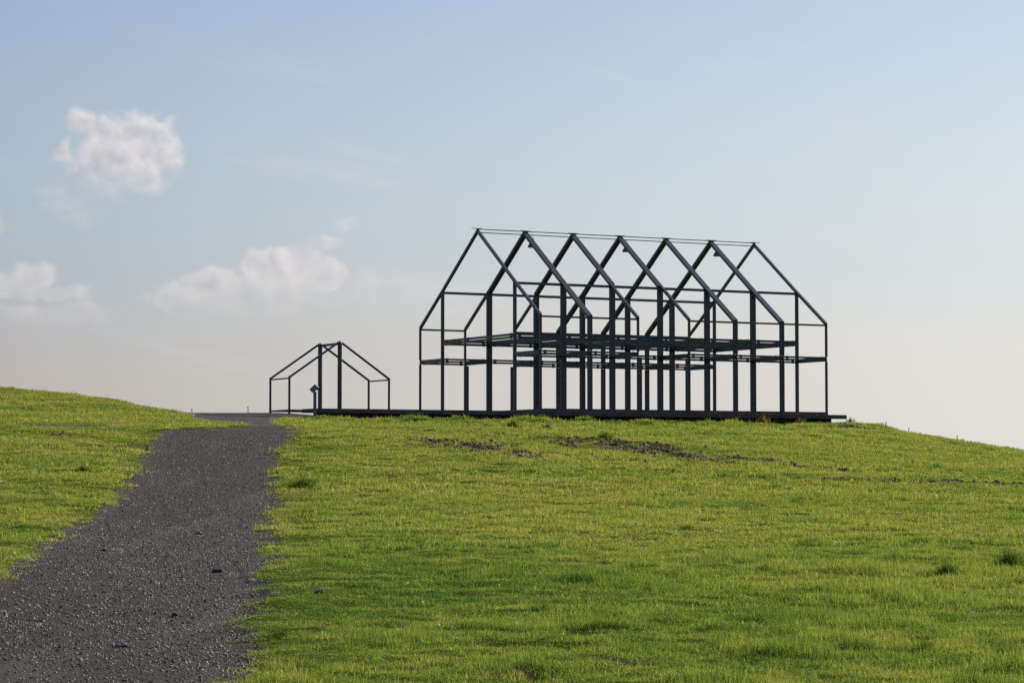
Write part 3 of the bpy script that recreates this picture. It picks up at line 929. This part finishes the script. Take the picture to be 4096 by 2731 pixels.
def under_deck(X, Y):
    u = (X - HX) * UD[0] + (Y - HY) * UD[1]; v = (X - HX) * VD[0] + (Y - HY) * VD[1]
    return (u > U_L - .02) & (u < U_R + .02) & (v > FV + .2) & (v < 9)


BANDS = [  # r0, r1, clumps per m2, clump radius, blades, height, width
    (12.5, 24, 230, .10, 32, .034, .0045),
    (24, 38, 112, .14, 34, .040, .0066),
    (38, 60, 50, .20, 36, .050, .011),
    (60, 100, 21, .30, 42, .058, .018),
    (100, 152, 11, .42, 48, .060, .028),
]
for bi, (r0, r1, dens, crad, nb, h, wd) in enumerate(BANDS):
    protos = [blade_mesh('grass_clump', nb, crad, h, .6, wd, 2.3, 100 + 10 * bi + k) for k in range(9)]
    pc = proto_collection('grass_clump_%d' % bi, protos, GRASS)
    half = R(19) if bi < 3 else R(16)
    n = int(dens * half * (r1 * r1 - r0 * r0))
    rr = np.sqrt(rng.random(n) * (r1 * r1 - r0 * r0) + r0 * r0); aa = (rng.random(n) * 2 - 1) * half
    X = rr * np.sin(aa); Y = rr * np.cos(aa)
    ln, ti, kp_ = grass_fields(X, Y)
    ok = (rng.random(n) < kp_) & ~under_deck(X, Y)
    X, Y, ln, ti = X[ok], Y[ok], ln[ok], ti[ok]
    n = len(X)
    Z = ground_z(X, Y) - .004
    rot = np.zeros((n, 3)); rot[:, 2] = rng.random(n) * 6.283
    rot[:, 0] = rng.normal(0, .10, n); rot[:, 1] = rng.normal(0, .10, n)
    sc = np.stack([np.full(n, 1.0), np.full(n, 1.0), ln * (.75 + .5 * rng.random(n))], -1)
    if bi == 4:
        v_ = (X - HX) * VD[0] + (Y - HY) * VD[1]
        lush = smooth(-11, -5, X) * smooth(17, 12, X) * smooth(-10.5, -13, v_) * smooth(-26, -20, v_)
        sc[:, 2] *= 1.0 + lush * (.1 + .9 * smooth(.5, .7, fbm(X, Y, .9, 2, 33)))
        ti = ti - .20 * lush * smooth(.4, .6, fbm(X, Y, .8, 3, 34))
    sc[:, :2] *= (.85 + .3 * rng.random(n))[:, None]
    scatter('grass', np.stack([X, Y, Z], -1), rot, sc, rng.integers(0, 9, n), ti + rng.normal(0, .10, n), pc)

# gravel lying on the path
def stone_mesh(name, seed, flat=.6, sub=1):
    bm = bmesh.new(); bmesh.ops.create_icosphere(bm, subdivisions=sub, radius=.5)
    r = random.Random(seed)
    for v in bm.verts:
        v.co *= .72 + .5 * r.random()
        v.co.z *= flat; v.co.x *= 1.15
    me = bpy.data.meshes.new(name); bm.to_mesh(me); bm.free(); return me


pc = proto_collection('pebble', [stone_mesh('pebble', 40 + k, .35 + .06 * (k % 6)) for k in range(10)], PEBBLE)
GP = []
for y0, y1, n, s0, s1 in ((14.5, 24, 34000, .007, .034), (24, 40, 34000, .010, .042), (40, 62, 22000, .016, .05), (62, 94, 14000, .025, .065)):
    Y = np.sqrt(rng.random(n) * (y1 * y1 - y0 * y0) + y0 * y0); X = -1.2 - rng.random(n) * np.interp(Y, [14, 40, 94], [7.5, 8, 14])
    g = sd_gravel(X, Y)
    pat = fbm(X, Y, .5, 3, 31)
    ok = (g > -.5) & (rng.random(n) < smooth(.25, .55, pat) * .65 + .35) & (rng.random(n) < np.where(g < 0, .4 * smooth(-.5, 0, g), 1))
    X, Y = X[ok], Y[ok]; n = len(X)
    s = s0 + (s1 - s0) * rng.random(n) ** 2.6
    GP.append((X, Y, s))
X = np.concatenate([p[0] for p in GP]); Y = np.concatenate([p[1] for p in GP]); s = np.concatenate([p[2] for p in GP])
n = len(X)
rot = rng.normal(0, .35, (n, 3)); rot[:, 2] = rng.random(n) * 6.283
scatter('loose_gravel', np.stack([X, Y, ground_z(X, Y) + s * .12], -1), rot, np.stack([s, s * (.6 + .5 * rng.random(n)), s], -1), rng.integers(0, 10, n), rng.random(n), pc)

# clods of churned soil
pc = proto_collection('clod', [stone_mesh('clod', 80 + k, .6) for k in range(8)], CLOD)
XS = []; YS = []
for x1, y1, x2, y2, wd, st in SOIL:
    L = math.hypot(x2 - x1, y2 - y1); n = int((L + wd) * wd * 2 * (26 if y1 > 50 else 50) * st)
    t = rng.random(n)
    XS.append(x1 + (x2 - x1) * t + rng.normal(0, wd * .55, n)); YS.append(y1 + (y2 - y1) * t + rng.normal(0, wd * .55, n))
X = np.concatenate(XS); Y = np.concatenate(YS)
ok = (rng.random(len(X)) < .12 + soil_mask(X, Y)) & (sd_gravel(X, Y) < 0)
X, Y = X[ok], Y[ok]; n = len(X)
s = (.03 + .14 * rng.random(n) ** 2.0) * np.where(Y < 40, .3, 1)
rot = rng.normal(0, .5, (n, 3)); rot[:, 2] = rng.random(n) * 6.283
scatter('soil_clods', np.stack([X, Y, ground_z(X, Y) + s * .15], -1), rot, np.stack([s, s, s], -1), rng.integers(0, 8, n), rng.random(n), pc)


# ------------------------------------------------------------------ single plants
def plant_thing(name, label, cat, x, y, parts, group=None, tint=.3):
    o = empty(name, (x, y, float(ground_z(x, y)) - .01))
    tag(o, label, cat, group)
    o['tint'] = tint
    for pn, me, mat in parts: link(pn, me, mat, o)
    return o


def tuft(x, y, label, h, rad, n, wd, seed, mat=None, lean=1.1):
    me = blade_mesh('blades', n, rad, h, .5, wd, lean, seed, 4, .7, .55)
    o = link('grass_tuft', me, mat or TUFT, None, (x, y, float(ground_z(x, y)) - .008))
    tag(o, label, 'grass tuft')
    return o


def plain_leaf(name, c1, c2, trans=.5, gloss=.018):
    m, b, o = material(name)
    bl = b.n('ShaderNodeAttribute', attribute_name='blade'); al = b.n('ShaderNodeAttribute', attribute_name='along')
    t = b.m('ADD', b.m('MULTIPLY', bl.outputs['Fac'], .7), b.m('MULTIPLY', al.outputs['Fac'], .3))
    c = b.mix(t, (*c1, 1), (*c2, 1))
    d = b.n('ShaderNodeBsdfDiffuse'); b.put(d.inputs[0], c)
    tr = b.n('ShaderNodeBsdfTranslucent'); b.put(tr.inputs[0], b.vm('MULTIPLY', c, (1.1, 1.1, .6)))
    mx = b.n('ShaderNodeMixShader'); mx.inputs[0].default_value = trans
    b.t.links.new(d.outputs[0], mx.inputs[1]); b.t.links.new(tr.outputs[0], mx.inputs[2])
    g = b.n('ShaderNodeBsdfGlossy'); g.inputs['Roughness'].default_value = .35
    mx2 = b.n('ShaderNodeMixShader'); mx2.inputs[0].default_value = gloss
    b.t.links.new(mx.outputs[0], mx2.inputs[1]); b.t.links.new(g.outputs[0], mx2.inputs[2])
    b.t.links.new(mx2.outputs[0], o.inputs[0])
    return m


TUFT = plain_leaf('tuft_blade', (.022, .058, .008), (.125, .185, .022), .45)  # darkened green: the self-shadow inside the tufts is put into the blade colour
STRAW = plain_leaf('straw_blade', (.12, .10, .03), (.32, .25, .09))
WEED = plain_leaf('weed_leaf', (.022, .045, .010), (.06, .085, .02), .35)

for k, (x, y, lab, h, rad, n, wd) in enumerate((
        (-5.165, 62.35, 'dark green grass tuft right of the gravel path, below the junction', .24, .45, 700, .012),
        (-4.15, 50.15, 'dark green clump leaning over the gravel path\'s right edge', .16, .55, 600, .010),
        (5.32, 30.95, 'dark bushy grass tuft in the right foreground, second from the right edge', .20, .28, 520, .007),
        (6.487, 33.0, 'tall dark grass tuft at the far right edge of the meadow', .26, .34, 620, .008),
        (1.497, 28.0, 'low wide dark tuft alone in the middle foreground', .11, .19, 320, .006),
        (-1.95, 21.4, 'lush bright green tuft at the path edge in the near foreground', .13, .20, 300, .005),
        (3.222, 19.8, 'dark green tuft low in the right foreground', .12, .17, 170, .005),
        (-11.722, 69.0, 'small dark tuft in the grass left of the gravel path', .16, .30, 200, .012),
        (3.2, 24.55, 'dark flat tuft in the right foreground meadow', .10, .20, 160, .006),
        (6.365, 56.9, 'dark tuft in the middle distance right of the picture centre', .15, .35, 380, .011),
        (3.127, 45.1, 'greenish dark tuft in the middle of the meadow', .12, .30, 320, .009),
        (.02, 102.5, 'round dark weed clump at the foot of the bank below the frame', .34, .40, 260, .03),
        (3.438, 93.4, 'dark green weed clump at the upper edge of the churned soil', .34, .45, 220, .03))):
    tuft(x, y, lab, h, rad, n, wd, 300 + k)

for k, (x, y, lab, h, rad, n) in enumerate((
        (1.467, 104.4, 'brown withered weed clump at the foot of the bank', .32, .42, 150),
        (-1.70, 102.0, 'row of pale dry seed heads at the foot of the bank', .26, .75, 60))):
    tuft(x, y, lab, h, rad, n, .028, 360 + k, STRAW, .6)['category'] = 'weed'

for k, (u, v, lab, h, rad, n) in enumerate((
        (13.6, -8.0, 'broad straw-coloured weed clump growing up against the platform, left of two', .55, .55, 160),
        (16.1, -8.0, 'narrow straw-coloured weed clump against the platform, right of two', .42, .30, 90),
        (11.9, -7.95, 'dark weed clump under the platform edge beside the straw-coloured one', .36, .45, 110),
        (19.75, -7.6, 'tall green grass clump hiding the platform\'s right corner', .42, .35, 200))):
    x, y, _ = hw(u, v)
    o = tuft(x, y, lab, h, rad, n, .03, 340 + k, STRAW if 'straw' in lab else (WEED if 'dark' in lab else TUFT), .8)
    o['category'] = 'weed'


def thistle(x, y, h, label, seed):
    """a thin upright stalk with short side leaves and a seed head"""
    r = random.Random(seed)
    root = empty('tall_weed', (x, y, float(ground_z(x, y)) - .01), r.random() * 6)
    tag(root, label, 'weed')
    mb = MB(); lean = r.uniform(-.12, .12)
    mb.prism(rprof(.02, .02), (0, 0, 0), (lean * h, 0, h), U3, V3)
    st = mb.build('stalk', WEED, root)
    mb = MB()
    for k in range(9):
        q = .15 + .75 * k / 9; a = k * 2.4; L = h * (.32 - .2 * q)
        c = (lean * h * q, 0, h * q); e = (c[0] + math.cos(a) * L, math.sin(a) * L, c[2] + L * .5)
        i = len(mb.v); px, py = -math.sin(a) * .03, math.cos(a) * .03
        mid = tuple((c[j] + e[j]) / 2 for j in range(3))
        mb.v += [c, (mid[0] + px, mid[1] + py, mid[2]), e, (mid[0] - px, mid[1] - py, mid[2])]; mb.f.append((i, i + 1, i + 2, i + 3))
    link('leaves', mesh_np('leaves', mb.v, mb.f), WEED, root)
    MB().lathe([(0, -.03), (.03, -.01), (.035, .02), (.015, .06), (0, .07)], (lean * h, 0, h), 8).build('seed_head', WEED, root)


for x, y, h, lab, sd in ((20.45, 138.2, .30, 'small weed on the right skyline, nearest the platform', 1),
                         (21.9, 139.6, .36, 'spiky weed in the middle of the sloping right skyline', 2),
                         (24.3, 137.9, .30, 'small weed far down the right skyline', 3),
                         (-13.9, 133.0, .28, 'thin stalk on the skyline between the small frame\'s left posts', 4),
                         (-16.6, 131.0, .14, 'tiny stalk on the skyline above the asphalt path', 5)):
    thistle(x, y, h, lab, sd)

# ------------------------------------------------------------------ single stones, a stick, a scrap
def single_stone(x, y, size, label, seed, mat, flat=.6):
    me = stone_mesh('stone', seed, flat, 2)
    for v in me.vertices: v.co *= size
    o = link('stone', me, mat, None, (x, y, float(ground_z(x, y)) + size * .12))
    o.rotation_euler = (0, 0, seed)
    tag(o, label, 'stone')


def flat_stone(name, c1, c2):
    m, b, o = material(name)
    co = objco(b); n = b.noise(co, 22, 4, .6)[0]
    principled(b, o, b.mix(b.mr(n, .35, .68), (*c1, 1), (*c2, 1)), .8, 0, .12, n, .4, .01)
    return m


ST_D = flat_stone('dark_stone', (.030, .030, .033), (.060, .058, .060))
ST_G = flat_stone('grey_stone', (.10, .095, .095), (.17, .16, .155))
ST_P = flat_stone('pale_stone', (.30, .27, .22), (.48, .44, .38))
for x, y, s, lab, m_ in ((-5.417, 43.85, .12, 'grey stone in the middle of the gravel path, farthest of the loose stones', ST_G),
                         (-3.855, 33.25, .15, 'largest dark stone on the right half of the gravel path', ST_D),
                         (-3.30, 24.95, .10, 'dark jagged stone near the path\'s right edge in the foreground', ST_D),
                         (-6.074, 37.7, .11, 'round blackish stone on the left half of the gravel path', ST_D),
                         (-4.396, 26.25, .055, 'small upright pale stone on the near gravel', ST_P),
                         (-3.414, 23.2, .05, 'small pale flat stone on the gravel, closest to the camera', ST_P),
                         (-3.194, 30.95, .09, 'pale stone on the boundary of gravel and grass, right side', ST_P),
                         (-3.25, 21.1, .10, 'flat grey slab-like stone in the near gravel', ST_G),
                         (-2.104, 27.6, .10, 'grey stone lying in the grass just right of the path', ST_G),
                         (.316, 22.55, .07, 'light grey stone in the middle foreground grass', ST_G),
                         (-1.192, 26.4, .08, 'brownish pale stone in the grass between path and middle', ST_P)):
    single_stone(x, y, s, lab, int(abs(x * 100)) % 97 + 3, m_)

m, b, o = material('bleached_wood')
n = b.noise(b.vm('MULTIPLY', objco(b), (2, 30, 30)), 4, 4, .6)[0]
principled(b, o, b.mix(n, (.42, .38, .32, 1), (.62, .58, .52, 1)), .7, 0, .3)
WOODB = m
x, y = -7.806, 78.45
mb = MB()
pts = [(-.24, 0, .035), (-.08, .02, .05), (.07, .01, .042), (.24, -.03, .03)]
for k in range(3):
    d = np.array(pts[k + 1]) - np.array(pts[k]); d /= np.linalg.norm(d)
    mb.prism([(.016 * math.cos(t), .016 * math.sin(t)) for t in np.linspace(0, 2 * math.pi, 7)[:-1]], pts[k], pts[k + 1], (0, 0, 1), tuple(np.cross(d, (0, 0, 1))))
o = mb.build('stick', WOODB, None, (x, y, float(ground_z(x, y)) - .01)); o.rotation_euler = (0, 0, R(-12))
tag(o, 'bleached broken stick lying on the gravel near the junction', 'stick')
x, y = -18.0, 95.2
single_stone(x, y, .17, 'white stone on the narrow cross path at the left', 61, ST_P, .5)
